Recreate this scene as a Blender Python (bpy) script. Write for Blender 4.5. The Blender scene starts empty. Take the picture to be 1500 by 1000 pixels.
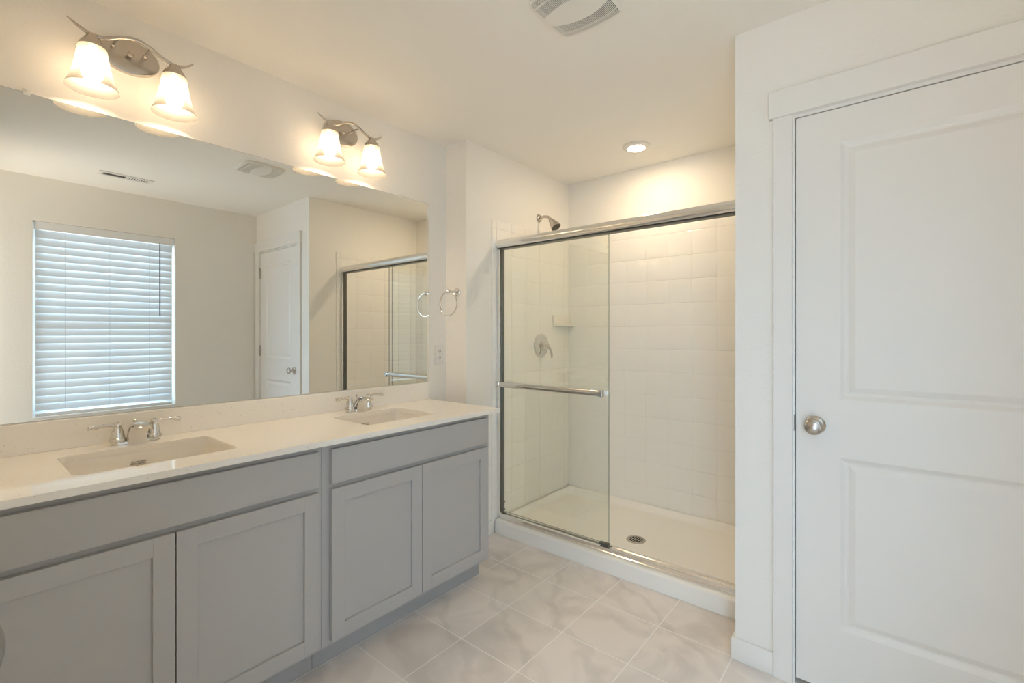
import bpy, bmesh, math, random
from mathutils import Vector, Matrix
random.seed(4)
PI = math.pi
scene = bpy.context.scene
COL = scene.collection

# ------------------------------------------------------------------ camera
cam_d = bpy.data.cameras.new('camera')
cam_d.sensor_width = 36.0
cam_d.lens = 685.25 / 1500 * 36
cam_d.shift_y = -10.93 / 1500
cam_d.clip_start = 0.01
cam = bpy.data.objects.new('camera', cam_d)
cam.location = (2.18, 0.0, 1.271)
cam.rotation_euler = (PI / 2, 0, math.radians(39.512))
COL.objects.link(cam)
scene.camera = cam

# ------------------------------------------------------------------ daylight and exposure
W_SKY = (0.52, 0.76, 1.0)        # daylight sky outside the window (+X)
W_ROOM = (1.0, 0.92, 0.82)       # fill light assumed from the unseen bedroom beyond the entry doorway (-Y)
W_LOW_FILL = (1.0, 0.90, 0.76)     # added warm fill from below the horizon, lifts the ceiling
S_SKY, S_ROOM, S_LOW_FILL = 6.0, 0.75, 5.5
BULB, DOWN = 96.0, 165.0
world = bpy.data.worlds.new('daylight')
scene.world = world
world.use_nodes = True
wn, wl = world.node_tree.nodes, world.node_tree.links
wn.clear()
w_out = wn.new('ShaderNodeOutputWorld')
w_bg = wn.new('ShaderNodeBackground')
w_tc = wn.new('ShaderNodeTexCoord')
w_sep = wn.new('ShaderNodeSeparateXYZ')
wl.new(w_tc.outputs['Generated'], w_sep.inputs[0])


def w_blend(axis, lo, hi, a, b_):
    mr = wn.new('ShaderNodeMapRange')
    mr.interpolation_type = 'SMOOTHSTEP'
    mr.inputs['From Min'].default_value = lo
    mr.inputs['From Max'].default_value = hi
    wl.new(w_sep.outputs[axis], mr.inputs['Value'])
    mx = wn.new('ShaderNodeMix')
    mx.data_type = 'RGBA'
    wl.new(mr.outputs[0], mx.inputs['Factor'])
    for sock, v in (('A', a), ('B', b_)):
        if isinstance(v, tuple):
            mx.inputs[sock].default_value = (*v, 1)
        else:
            wl.new(v, mx.inputs[sock])
    return mx.outputs['Result']


w_side = w_blend('X', -0.2, 0.5, tuple(c * S_ROOM for c in W_ROOM), tuple(c * S_SKY for c in W_SKY))
w_all = w_blend('Z', -0.75, -0.30, tuple(c * S_LOW_FILL for c in W_LOW_FILL), w_side)
wl.new(w_all, w_bg.inputs['Color'])
wl.new(w_bg.outputs[0], w_out.inputs[0])

scene.view_settings.view_transform = 'Standard'
scene.view_settings.look = 'None'
scene.view_settings.exposure = 0.45
scene.view_settings.gamma = 1.0
scene.view_settings.use_curve_mapping = False
scene.cycles.use_denoising = True
scene.cycles.max_bounces = 14
scene.cycles.diffuse_bounces = 7
scene.cycles.glossy_bounces = 8
scene.cycles.transmission_bounces = 8
scene.cycles.transparent_max_bounces = 24
scene.cycles.sample_clamp_indirect = 6.0
scene.cycles.caustics_reflective = True
scene.cycles.blur_glossy = 0.2

# ------------------------------------------------------------------ materials
MATS = {}


def new_mat(name):
    m = bpy.data.materials.new(name)
    m.use_nodes = True
    nt = m.node_tree
    return m, nt.nodes, nt.links, nt.nodes['Principled BSDF']


def pbr(name, col, rough=0.5, metal=0.0, spec=0.5, coat=0.0):
    m, n, l, b = new_mat(name)
    b.inputs['Base Color'].default_value = (*col, 1)
    b.inputs['Roughness'].default_value = rough
    b.inputs['Metallic'].default_value = metal
    b.inputs['Specular IOR Level'].default_value = spec
    b.inputs['Coat Weight'].default_value = coat
    MATS[name] = m
    return m


def bumped(name, col, rough, scale, strength, dist, spec=0.5, detail=3.0, rvar=0.0):
    """Paint-like surface: a fine noise bump (orange peel) and a very slight tint variation."""
    m, n, l, b = new_mat(name)
    b.inputs['Roughness'].default_value = rough
    b.inputs['Specular IOR Level'].default_value = spec
    tc = n.new('ShaderNodeTexCoord')
    nz = n.new('ShaderNodeTexNoise')
    nz.inputs['Scale'].default_value = scale
    nz.inputs['Detail'].default_value = detail
    l.new(tc.outputs['Object'], nz.inputs['Vector'])
    bp = n.new('ShaderNodeBump')
    bp.inputs['Strength'].default_value = strength
    bp.inputs['Distance'].default_value = dist
    l.new(nz.outputs['Fac'], bp.inputs['Height'])
    l.new(bp.outputs['Normal'], b.inputs['Normal'])
    n2 = n.new('ShaderNodeTexNoise')
    n2.inputs['Scale'].default_value = 1.7
    l.new(tc.outputs['Object'], n2.inputs['Vector'])
    mx = n.new('ShaderNodeMix')
    mx.data_type = 'RGBA'
    mx.inputs['A'].default_value = (*[c * 0.985 for c in col], 1)
    mx.inputs['B'].default_value = (*[min(1, c * 1.015) for c in col], 1)
    l.new(n2.outputs['Fac'], mx.inputs['Factor'])
    l.new(mx.outputs['Result'], b.inputs['Base Color'])
    MATS[name] = m
    return m


bumped('wall_paint', (0.855, 0.825, 0.768), 0.62, 75, 0.38, 0.0026, 0.35)
bumped('ceiling_paint', (0.865, 0.835, 0.778), 0.7, 120, 0.15, 0.0014, 0.3)
bumped('trim_paint', (0.83, 0.803, 0.76), 0.38, 60, 0.05, 0.001, 0.5)
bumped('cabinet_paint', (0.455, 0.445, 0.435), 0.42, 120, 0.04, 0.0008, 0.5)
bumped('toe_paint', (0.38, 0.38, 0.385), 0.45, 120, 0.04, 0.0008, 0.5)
bumped('acrylic_pan', (0.88, 0.855, 0.805), 0.28, 40, 0.03, 0.001, 0.5)
bumped('surround_tile', (0.87, 0.84, 0.785), 0.055, 7, 0.05, 0.003, 0.5, 2.0)
pbr('sink_china', (0.85, 0.81, 0.74), 0.10)
pbr('white_plastic', (0.80, 0.775, 0.725), 0.4)
pbr('vinyl_white', (0.80, 0.80, 0.80), 0.4)
pbr('chrome', (0.72, 0.71, 0.69), 0.07, 1.0)
pbr('aluminium', (0.86, 0.85, 0.83), 0.12, 1.0)
pbr('nickel', (0.56, 0.52, 0.47), 0.27, 1.0)
pbr('dark_nickel', (0.30, 0.28, 0.25), 0.35, 1.0)
pbr('slot_shade', (0.03, 0.027, 0.022), 0.8)  # near-black that paints the shade inside slots and hollows
pbr('gap_shade', (0.012, 0.011, 0.010), 0.9)  # near-black that paints the unlit closet behind the door
pbr('dark_grey', (0.09, 0.09, 0.075), 0.35)
pbr('print_grey', (0.36, 0.35, 0.33), 0.5)
pbr('nozzle_grey', (0.10, 0.085, 0.06), 0.6)
pbr('cord_white', (0.75, 0.75, 0.75), 0.6)
pbr('wand_grey', (0.22, 0.22, 0.22), 0.35)
pbr('mirror_silver', (0.86, 0.87, 0.85), 0.0, 1.0)
pbr('mirror_edge', (0.10, 0.13, 0.12), 0.2)
pbr('glass_edge', (0.10, 0.13, 0.11), 0.15)


def emit(name, col, strength):
    m, n, l, b = new_mat(name)
    n.remove(b)
    e = n.new('ShaderNodeEmission')
    e.inputs['Color'].default_value = (*col, 1)
    e.inputs['Strength'].default_value = strength
    l.new(e.outputs[0], n['Material Output'].inputs['Surface'])
    MATS[name] = m


emit('bulb_glow', (1.0, 0.77, 0.52), BULB)
emit('down_glow', (1.0, 0.79, 0.53), DOWN)


def thin_glass(name, tint, refl=1.0):
    m, n, l, b = new_mat(name)
    n.remove(b)
    tr = n.new('ShaderNodeBsdfTransparent')
    tr.inputs['Color'].default_value = (*tint, 1)
    gl = n.new('ShaderNodeBsdfGlossy')
    gl.inputs['Roughness'].default_value = 0.0
    gl.inputs['Color'].default_value = (1, 1, 1, 1)
    lw = n.new('ShaderNodeLayerWeight')
    lw.inputs['Blend'].default_value = 0.5
    pw = n.new('ShaderNodeMath'); pw.operation = 'POWER'; pw.inputs[1].default_value = 5
    ml = n.new('ShaderNodeMath'); ml.operation = 'MULTIPLY_ADD'
    ml.inputs[1].default_value = 0.95 * refl; ml.inputs[2].default_value = 0.045 * refl
    l.new(lw.outputs['Facing'], pw.inputs[0])
    l.new(pw.outputs[0], ml.inputs[0])
    mx = n.new('ShaderNodeMixShader')
    l.new(ml.outputs[0], mx.inputs[0])
    l.new(tr.outputs[0], mx.inputs[1])
    l.new(gl.outputs[0], mx.inputs[2])
    l.new(mx.outputs[0], n['Material Output'].inputs['Surface'])
    MATS[name] = m


thin_glass('clear_glass', (0.984, 0.992, 0.980))
thin_glass('window_glass', (0.97, 0.985, 0.985), 0.6)
thin_glass('clip_plastic', (0.93, 0.92, 0.90))


def frosted(name):
    m, n, l, b = new_mat(name)
    n.remove(b)
    tl = n.new('ShaderNodeBsdfTranslucent'); tl.inputs['Color'].default_value = (0.098, 0.092, 0.083, 1)
    df = n.new('ShaderNodeBsdfDiffuse'); df.inputs['Color'].default_value = (0.26, 0.25, 0.23, 1)
    tr = n.new('ShaderNodeBsdfTransparent'); tr.inputs['Color'].default_value = (1.0, 0.97, 0.93, 1)
    gl = n.new('ShaderNodeBsdfGlossy'); gl.inputs['Roughness'].default_value = 0.25
    a = n.new('ShaderNodeMixShader'); a.inputs[0].default_value = 0.4
    l.new(tl.outputs[0], a.inputs[1]); l.new(df.outputs[0], a.inputs[2])
    c = n.new('ShaderNodeMixShader'); c.inputs[0].default_value = 0.075
    l.new(a.outputs[0], c.inputs[1]); l.new(tr.outputs[0], c.inputs[2])
    d = n.new('ShaderNodeMixShader'); d.inputs[0].default_value = 0.05
    l.new(c.outputs[0], d.inputs[1]); l.new(gl.outputs[0], d.inputs[2])
    l.new(d.outputs[0], n['Material Output'].inputs['Surface'])
    MATS[name] = m


frosted('frosted_glass')


def slat_mat(name):
    m, n, l, b = new_mat(name)
    n.remove(b)
    tl = n.new('ShaderNodeBsdfTranslucent'); tl.inputs['Color'].default_value = (0.80, 0.82, 0.84, 1)
    pr = n.new('ShaderNodeBsdfDiffuse'); pr.inputs['Color'].default_value = (0.80, 0.79, 0.77, 1)
    a = n.new('ShaderNodeMixShader'); a.inputs[0].default_value = 0.72
    l.new(tl.outputs[0], a.inputs[1]); l.new(pr.outputs[0], a.inputs[2])
    gl = n.new('ShaderNodeBsdfGlossy'); gl.inputs['Roughness'].default_value = 0.35
    d = n.new('ShaderNodeMixShader'); d.inputs[0].default_value = 0.04
    l.new(a.outputs[0], d.inputs[1]); l.new(gl.outputs[0], d.inputs[2])
    l.new(d.outputs[0], n['Material Output'].inputs['Surface'])
    MATS[name] = m


slat_mat('blind_slat')


def quartz(name):
    m, n, l, b = new_mat(name)
    b.inputs['Roughness'].default_value = 0.04
    b.inputs['Specular IOR Level'].default_value = 0.55
    tc = n.new('ShaderNodeTexCoord')
    vo = n.new('ShaderNodeTexVoronoi'); vo.inputs['Scale'].default_value = 130
    l.new(tc.outputs['Object'], vo.inputs['Vector'])
    nz = n.new('ShaderNodeTexNoise'); nz.inputs['Scale'].default_value = 45
    l.new(tc.outputs['Object'], nz.inputs['Vector'])
    lt = n.new('ShaderNodeMath'); lt.operation = 'LESS_THAN'; lt.inputs[1].default_value = 0.17
    l.new(vo.outputs['Distance'], lt.inputs[0])
    gt = n.new('ShaderNodeMath'); gt.operation = 'GREATER_THAN'; gt.inputs[1].default_value = 0.60
    l.new(nz.outputs['Fac'], gt.inputs[0])
    mu = n.new('ShaderNodeMath'); mu.operation = 'MULTIPLY'
    l.new(lt.outputs[0], mu.inputs[0]); l.new(gt.outputs[0], mu.inputs[1])
    mx = n.new('ShaderNodeMix'); mx.data_type = 'RGBA'
    mx.inputs['A'].default_value = (0.88, 0.845, 0.785, 1)
    mx.inputs['B'].default_value = (0.52, 0.46, 0.38, 1)
    l.new(mu.outputs[0], mx.inputs['Factor'])
    l.new(mx.outputs['Result'], b.inputs['Base Color'])
    MATS[name] = m


quartz('quartz')


def floor_tile(name):
    """Square ceramic tiles with pale grout and soft marble veins."""
    m, n, l, b = new_mat(name)
    tc = n.new('ShaderNodeTexCoord')
    mp = n.new('ShaderNodeMapping')
    mp.inputs['Location'].default_value = (-0.4725, -0.1675, 0)
    l.new(tc.outputs['Object'], mp.inputs['Vector'])
    br = n.new('ShaderNodeTexBrick')
    br.offset = 0.0; br.squash = 1.0
    br.inputs['Scale'].default_value = 1.0
    br.inputs['Brick Width'].default_value = 0.3013
    br.inputs['Row Height'].default_value = 0.3013
    br.inputs['Mortar Size'].default_value = 0.0022
    br.inputs['Mortar Smooth'].default_value = 0.15
    br.inputs['Bias'].default_value = 0.0
    br.inputs['Color1'].default_value = (0.76, 0.70, 0.655, 1)
    br.inputs['Color2'].default_value = (0.82, 0.76, 0.715, 1)
    br.inputs['Mortar'].default_value = (0.90, 0.885, 0.86, 1)
    l.new(mp.outputs[0], br.inputs['Vector'])
    # veins
    n1 = n.new('ShaderNodeTexNoise'); n1.inputs['Scale'].default_value = 3.0; n1.inputs['Detail'].default_value = 6
    n1.inputs['Distortion'].default_value = 1.6
    l.new(tc.outputs['Object'], n1.inputs['Vector'])
    r1 = n.new('ShaderNodeValToRGB')
    r1.color_ramp.elements[0].position = 0.36; r1.color_ramp.elements[0].color = (0.80, 0.80, 0.80, 1)
    r1.color_ramp.elements[1].position = 0.56; r1.color_ramp.elements[1].color = (1.02, 1.02, 1.02, 1)
    l.new(n1.outputs['Fac'], r1.inputs[0])
    wv = n.new('ShaderNodeTexWave'); wv.inputs['Scale'].default_value = 1.3
    wv.inputs['Distortion'].default_value = 11; wv.inputs['Detail'].default_value = 4
    wv.bands_direction = 'DIAGONAL'
    l.new(tc.outputs['Object'], wv.inputs['Vector'])
    r2 = n.new('ShaderNodeValToRGB')
    r2.color_ramp.elements[0].position = 0.0; r2.color_ramp.elements[0].color = (0.86, 0.86, 0.86, 1)
    r2.color_ramp.elements[1].position = 0.09; r2.color_ramp.elements[1].color = (1, 1, 1, 1)
    l.new(wv.outputs['Fac'], r2.inputs[0])
    m1 = n.new('ShaderNodeMix'); m1.data_type = 'RGBA'; m1.blend_type = 'MULTIPLY'; m1.inputs['Factor'].default_value = 0.75
    l.new(br.outputs['Color'], m1.inputs['A']); l.new(r1.outputs[0], m1.inputs['B'])
    m2 = n.new('ShaderNodeMix'); m2.data_type = 'RGBA'; m2.blend_type = 'MULTIPLY'; m2.inputs['Factor'].default_value = 0.7
    l.new(m1.outputs['Result'], m2.inputs['A']); l.new(r2.outputs[0], m2.inputs['B'])
    m3 = n.new('ShaderNodeMix'); m3.data_type = 'RGBA'
    l.new(br.outputs['Fac'], m3.inputs['Factor'])
    l.new(m2.outputs['Result'], m3.inputs['A'])
    m3.inputs['B'].default_value = (0.90, 0.885, 0.86, 1)
    l.new(m3.outputs['Result'], b.inputs['Base Color'])
    b.inputs['Roughness'].default_value = 0.38
    bp = n.new('ShaderNodeBump'); bp.inputs['Strength'].default_value = 0.4; bp.inputs['Distance'].default_value = 0.0015
    bp.invert = True
    l.new(br.outputs['Fac'], bp.inputs['Height'])
    l.new(bp.outputs['Normal'], b.inputs['Normal'])
    MATS[name] = m


floor_tile('floor_tile')


# ------------------------------------------------------------------ mesh helpers
class MB:
    """Collects shapes in world coordinates; build() links them as ONE mesh object."""

    def __init__(self):
        self.bm = bmesh.new()
        self.mi = 0
        self.mats = []

    def mat(self, name):
        if name not in self.mats:
            self.mats.append(name)
        self.mi = self.mats.index(name)
        return self

    def _tag(self, faces):
        for f in faces:
            f.material_index = self.mi

    def face(self, vs):
        try:
            f = self.bm.faces.new(vs)
            f.material_index = self.mi
            return f
        except ValueError:
            return None

    def box(self, x0, x1, y0, y1, z0, z1, bev=0.0, seg=2):
        bm = self.bm
        v = [bm.verts.new((x, y, z)) for z in (z0, z1) for y in (y0, y1) for x in (x0, x1)]
        q = [(0, 2, 3, 1), (4, 5, 7, 6), (0, 1, 5, 4), (2, 6, 7, 3), (0, 4, 6, 2), (1, 3, 7, 5)]
        fs = [self.face([v[i] for i in k]) for k in q]
        if bev > 0:
            es = list({e for f in fs for e in f.edges})
            r = bmesh.ops.bevel(bm, geom=es, offset=bev, segments=seg, affect='EDGES', profile=0.5)
            self._tag(r['faces'])
        return self

    def loops(self, rings, closed=True, cap0=False, cap1=False):
        """rings: lists of points; bridge successive rings."""
        bm = self.bm
        R = [[bm.verts.new(p) for p in r] for r in rings]
        n = len(R[0])
        for a, b in zip(R, R[1:]):
            for i in range(n if closed else n - 1):
                j = (i + 1) % n
                self.face([a[i], a[j], b[j], b[i]])
        if cap0:
            self.face(list(reversed(R[0])))
        if cap1:
            self.face(R[-1])
        return R

    def lathe(self, prof, origin, axis=(0, 0, 1), seg=32, cap0=True, cap1=True, sx=1.0, sy=1.0, ref=None):
        """prof: (radius, height along axis)."""
        ax = Vector(axis).normalized()
        t = Vector(ref) if ref else (Vector((1, 0, 0)) if abs(ax.x) < 0.9 else Vector((0, 1, 0)))
        u = (t - ax * t.dot(ax)).normalized()
        w = ax.cross(u)
        o = Vector(origin)
        rings = []
        for r, h in prof:
            rings.append([o + ax * h + u * (max(r, 1e-5) * sx * math.cos(2 * PI * k / seg)) +
                          w * (max(r, 1e-5) * sy * math.sin(2 * PI * k / seg)) for k in range(seg)])
        self.loops(rings, True, cap0, cap1)
        return self

    def cyl(self, p0, p1, r0, r1=None, seg=20):
        p0, p1 = Vector(p0), Vector(p1)
        self.lathe([(r0, 0), (r0 if r1 is None else r1, (p1 - p0).length)], p0, p1 - p0, seg)
        return self

    def tube(self, pts, rad, seg=12, flat=1.0, up=(0, 0, 1), closed=False):
        """sweep an elliptical section along pts; rad may be a list; flat scales the section along up."""
        P = [Vector(p) for p in pts]
        n = len(P)
        rads = rad if isinstance(rad, (list, tuple)) else [rad] * n
        rings = []
        for i in range(n):
            if closed:
                t = (P[(i + 1) % n] - P[i - 1]).normalized()
            else:
                t = (P[min(i + 1, n - 1)] - P[max(i - 1, 0)]).normalized()
            U = Vector(up)
            s = t.cross(U)
            if s.length < 1e-4:
                s = t.cross(Vector((1, 0, 0)))
            s.normalize()
            v = s.cross(t).normalized()
            rings.append([P[i] + s * (rads[i] * math.cos(2 * PI * k / seg)) + v * (rads[i] * flat * math.sin(2 * PI * k / seg)) for k in range(seg)])
        if closed:
            rings.append(rings[0])
            self.loops(rings)
            bmesh.ops.remove_doubles(self.bm, verts=self.bm.verts, dist=1e-6)
        else:
            self.loops(rings, True, True, True)
        return self

    def sphere(self, c, r, sx=1, sy=1, sz=1, u=20, v=12):
        m = Matrix.Translation(Vector(c)) @ Matrix.Diagonal((r * sx, r * sy, r * sz, 1))
        res = bmesh.ops.create_uvsphere(self.bm, u_segments=u, v_segments=v, radius=1, matrix=m)
        self._tag({f for vv in res['verts'] for f in vv.link_faces})
        return self

    def prism(self, outline, axis, a0, a1, bev=0.0):
        """outline: 2-D points in the two axes other than `axis` (in x,y,z order), extruded a0..a1."""
        def P(p, a):
            if axis == 'x':
                return (a, p[0], p[1])
            if axis == 'y':
                return (p[0], a, p[1])
            return (p[0], p[1], a)
        R = self.loops([[P(p, a0) for p in outline], [P(p, a1) for p in outline]], True, True, True)
        if bev > 0:
            es = [e for r in R for v in r for e in v.link_edges if e.other_vert(v) in r]
            rr = bmesh.ops.bevel(self.bm, geom=list(set(es)), offset=bev, segments=2, affect='EDGES')
            self._tag(rr['faces'])
        return self

    def build(self, name, mat, parent=None, smooth=35, **props):
        bm = self.bm
        bmesh.ops.recalc_face_normals(bm, faces=bm.faces)
        thr = math.radians(smooth)
        for f in bm.faces:
            f.smooth = True
        for e in bm.edges:
            e.smooth = len(e.link_faces) == 2 and e.calc_face_angle(4) < thr
        org = parent['_o'] if parent is not None and '_o' in parent else (0, 0, 0)
        if parent is not None:
            bmesh.ops.translate(bm, verts=bm.verts, vec=-Vector(org))
        me = bpy.data.meshes.new(name)
        bm.to_mesh(me)
        bm.free()
        for nm in (self.mats or [mat]):
            me.materials.append(MATS[nm])
        o = bpy.data.objects.new(name, me)
        COL.objects.link(o)
        if parent is not None:
            o.parent = parent
            o['_o'] = tuple(org)
        for k, v in props.items():
            o[k] = v
        return o


def thing(name, label, cat, loc, group=None, kind=None):
    o = bpy.data.objects.new(name, None)
    o.empty_display_size = 0.05
    o.location = loc
    COL.objects.link(o)
    o['_o'] = tuple(loc)
    o['label'] = label
    o['category'] = cat
    if group:
        o['group'] = group
    if kind:
        o['kind'] = kind
    return o


def rrect(x0, x1, y0, y1, r, n=6):
    """rounded rectangle outline, counter-clockwise."""
    pts = []
    for cx, cy, a0 in ((x1 - r, y1 - r, 0), (x0 + r, y1 - r, 90), (x0 + r, y0 + r, 180), (x1 - r, y0 + r, 270)):
        for k in range(n + 1):
            a = math.radians(a0 + 90 * k / n)
            pts.append((cx + r * math.cos(a), cy + r * math.sin(a)))
    return pts


def spline(pts, n=8):
    """Catmull-Rom through pts."""
    P = [Vector(p) for p in pts]
    P = [2 * P[0] - P[1]] + P + [2 * P[-1] - P[-2]]
    out = []
    for i in range(1, len(P) - 2):
        for k in range(n):
            t = k / n
            a, b, c, d = P[i - 1], P[i], P[i + 1], P[i + 2]
            out.append(0.5 * ((2 * b) + (c - a) * t + (2 * a - 5 * b + 4 * c - d) * t * t + (3 * b - a - 3 * c + d) * t ** 3))
    out.append(P[-2])
    return out


def struct(o):
    o['kind'] = 'structure'
    return o


# ------------------------------------------------------------------ setting
H = 2.44
Y_RET, Y_DOOR, Y_BACK = 1.993, 1.973, 3.120
X_SH, X_COR, X_R = 0.180, 1.688, 2.745
Y_B = -0.0535                       # face of the wall behind the camera
WY0, WY1, WZ0, WZ1 = 0.412, 1.297, 0.642, 2.112
DX0, DX1, DZ = 1.8905, 2.652, 2.0567

struct(MB().box(-0.12, 2.90, -0.17, 3.24, -0.08, 0.0).build('floor', 'floor_tile'))
struct(MB().box(-0.12, 2.90, -0.17, 3.24, H, H + 0.1).build('ceiling', 'ceiling_paint'))
struct(MB().box(-0.12, 0.0, -0.17, 3.24, 0, H).build('wall_left', 'wall_paint'))
b = MB().box(0.0, X_SH, Y_RET, Y_BACK, 0, H)
struct(b.build('wall_left_return', 'wall_paint'))
struct(MB().box(0.0, X_R, Y_BACK, 3.24, 0, H).build('wall_far', 'wall_paint'))
b = MB()
b.box(X_COR, 1.81, Y_DOOR, Y_BACK, 0, H)
b.box(1.81, DX0 - 0.018, Y_DOOR, 2.085, 0, H)
b.box(DX0 - 0.018, DX1 + 0.018, Y_DOOR, 2.085, DZ + 0.02, H)
b.box(DX1 + 0.018, X_R, Y_DOOR, 2.085, 0, H)
struct(b.build('wall_closet_side', 'wall_paint'))
b = MB()
b.box(X_R, 2.90, -0.17, WY0, 0, H)
b.box(X_R, 2.90, WY1, 3.24, 0, H)
b.box(X_R, 2.90, WY0, WY1, 0, WZ0)
b.box(X_R, 2.90, WY0, WY1, WZ1, H)
struct(b.build('wall_right', 'wall_paint'))
EX0, EX1 = 2.13, 2.70              # entry doorway the camera stands in
b = MB()
b.box(0.0, EX0, -0.17, Y_B, 0, H)
b.box(EX1, X_R, -0.17, Y_B, 0, H)
b.box(EX0, EX1, -0.17, Y_B, 2.06, H)
struct(b.build('wall_behind', 'wall_paint'))

# baseboards
def baseboard(name, pieces):
    m = MB()
    for x0, x1, y0, y1 in pieces:
        m.box(x0, x1, y0, y1, 0, 0.084, 0.003, 2)
    return struct(m.build(name, 'trim_paint'))


baseboard('baseboard_closet_side', [(X_COR - 0.013, 1.8215, Y_DOOR - 0.013, Y_DOOR), (X_COR - 0.013, X_COR, Y_DOOR, 2.2355)])
baseboard('baseboard_left_return', [(0.0, X_SH + 0.011, Y_RET - 0.012, Y_RET), (X_SH, X_SH + 0.011, Y_RET, 2.2355)])
baseboard('baseboard_right', [(X_R - 0.013, X_R, Y_B, Y_DOOR - 0.02)])

# shower wall tile: cushion-edged square tiles over grout
PITCH = 0.157


def tile_field(m, org, eu, ev, en, us, vs, gap=0.0012, t=0.007, bev=0.006, bv=0.0013):
    """tiles between consecutive us / vs coordinates; en is the outward normal."""
    org, eu, ev, en = map(Vector, (org, eu, ev, en))
    for u0, u1 in zip(us, us[1:]):
        for v0, v1 in zip(vs, vs[1:]):
            if u1 - u0 < 0.012 or v1 - v0 < 0.012:
                continue
            rings = []
            for ins, h in ((gap / 2, 0.0), (gap / 2, t - bv), (gap / 2 + bev * 0.35, t - bv * 0.35), (gap / 2 + bev, t)):
                rings.append([org + eu * a + ev * c + en * h for a, c in
                              ((u0 + ins, v0 + ins), (u1 - ins, v0 + ins), (u1 - ins, v1 - ins), (u0 + ins, v1 - ins))])
            m.loops(rings, True, False, True)


vz = [0.086] + [0.065 + PITCH * k for k in range(1, 13)] + [2.004]
ux = [X_SH + 0.007] + [0.198 + PITCH * k for k in range(0, 10)] + [X_COR - 0.007]
uy = [2.219, 2.259] + [2.259 + PITCH * k for k in range(1, 6)] + [Y_BACK - 0.007]
m = MB(); m.mat('surround_tile')
m.box(X_SH, X_COR, Y_BACK - 0.0045, Y_BACK - 0.0001, 0.08, 2.0035)
tile_field(m, (0, Y_BACK, 0), (1, 0, 0), (0, 0, 1), (0, -1, 0), ux, vz)
m.box(X_SH, X_SH + 0.0045, 2.2195, Y_BACK - 0.0046, 0.08, 2.0035)
tile_field(m, (X_SH, 0, 0), (0, 1, 0), (0, 0, 1), (1, 0, 0), uy, vz)
m.box(X_COR - 0.0045, X_COR, 2.2195, Y_BACK - 0.0046, 0.08, 2.0035)
tile_field(m, (X_COR, 0, 0), (0, 1, 0), (0, 0, 1), (-1, 0, 0), uy, vz)
surround = m.build('wall_shower_tile', 'surround_tile', smooth=20)
struct(surround)

# closet door, casing, knob
door = thing('door_1', 'white two-panel closet door with a round nickel knob, closed beside the shower', 'door', ((DX0 + DX1) / 2, Y_DOOR, 0.02), kind='structure')


def fill_with_holes(m, outer, holes, to3d):
    """flat face with holes, triangulated; returns vert loops."""
    bm = m.bm
    edges, L = [], []
    for loop in [outer] + holes:
        vs = [bm.verts.new(to3d(p)) for p in loop]
        L.append(vs)
        for i in range(len(vs)):
            edges.append(bm.edges.new((vs[i], vs[(i + 1) % len(vs)])))
    r = bmesh.ops.triangle_fill(bm, use_beauty=True, use_dissolve=False, edges=edges)
    m._tag([g for g in r['geom'] if isinstance(g, bmesh.types.BMFace)])
    return L


def panel_door(m, x0, x1, z0, z1, yf, thick, panels):
    """hollow-core door leaf whose front (facing -y) carries moulded raised panels."""
    holes = [[(a, c), (b_, c), (b_, d), (a, d)] for a, b_, c, d in panels]
    outer = [(x0, z0), (x1, z0), (x1, z1), (x0, z1)]
    L = fill_with_holes(m, outer, holes, lambda p: (p[0], yf, p[1]))
    ov = L[0]
    bv = [m.bm.verts.new((p[0], yf + thick, p[1])) for p in outer]
    for i in range(4):
        j = (i + 1) % 4
        m.face([ov[i], ov[j], bv[j], bv[i]])
    m.face(bv)
    prof = [(0.0, 0.0), (0.006, 0.0035), (0.012, 0.0085), (0.018, 0.0105), (0.024, 0.0100), (0.036, 0.0045), (0.043, 0.0025)]
    for hv, (a, b_, c, d) in zip(L[1:], panels):
        prev = hv
        for ins, dep in prof[1:]:
            ring = [m.bm.verts.new(p) for p in ((a + ins, yf + dep, c + ins), (b_ - ins, yf + dep, c + ins), (b_ - ins, yf + dep, d - ins), (a + ins, yf + dep, d - ins))]
            for i in range(4):
                j = (i + 1) % 4
                m.face([prev[i], prev[j], ring[j], ring[i]])
            prev = ring
        m.face(prev)


m = MB()
panel_door(m, DX0 + 0.003, DX1 - 0.003, 0.022, DZ - 0.003, Y_DOOR + 0.001, 0.035,
           [(2.026, 2.517, 1.044, 1.936), (2.026, 2.517, 0.245, 0.842)])
m.build('door_leaf', 'trim_paint', door, smooth=12)
kx, kz = 1.953, 0.948
m = MB()
m.lathe([(0.0, -0.002), (0.031, 0.0), (0.032, 0.004), (0.027, 0.009), (0.0165, 0.012), (0.013, 0.018)], (kx, Y_DOOR, kz), (0, -1, 0), 40)
rose = m.build('rose', 'nickel', door)
m = MB()
m.lathe([(0.0115, 0.012), (0.0115, 0.030), (0.019, 0.035), (0.0265, 0.041), (0.0285, 0.047), (0.0275, 0.053), (0.0225, 0.058),
         (0.0205, 0.0585), (0.0195, 0.061), (0.012, 0.0645), (0.0, 0.066)], (kx, Y_DOOR, kz), (0, -1, 0), 40)
m.build('knob', 'nickel', door)
for z in (1.865, 1.11, 0.28):
    m = MB()
    m.cyl((DX1 + 0.001, Y_DOOR - 0.006, z - 0.045), (DX1 + 0.001, Y_DOOR - 0.006, z + 0.045), 0.0055, seg=12)
    m.sphere((DX1 + 0.001, Y_DOOR - 0.006, z + 0.047), 0.006)
    m.sphere((DX1 + 0.001, Y_DOOR - 0.006, z - 0.047), 0.006)
    m.box(DX1 - 0.0015, DX1 + 0.002, Y_DOOR - 0.006, Y_DOOR + 0.02, z - 0.045, z + 0.045)
    m.build('hinge', 'nickel', door)
m = MB()
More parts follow.
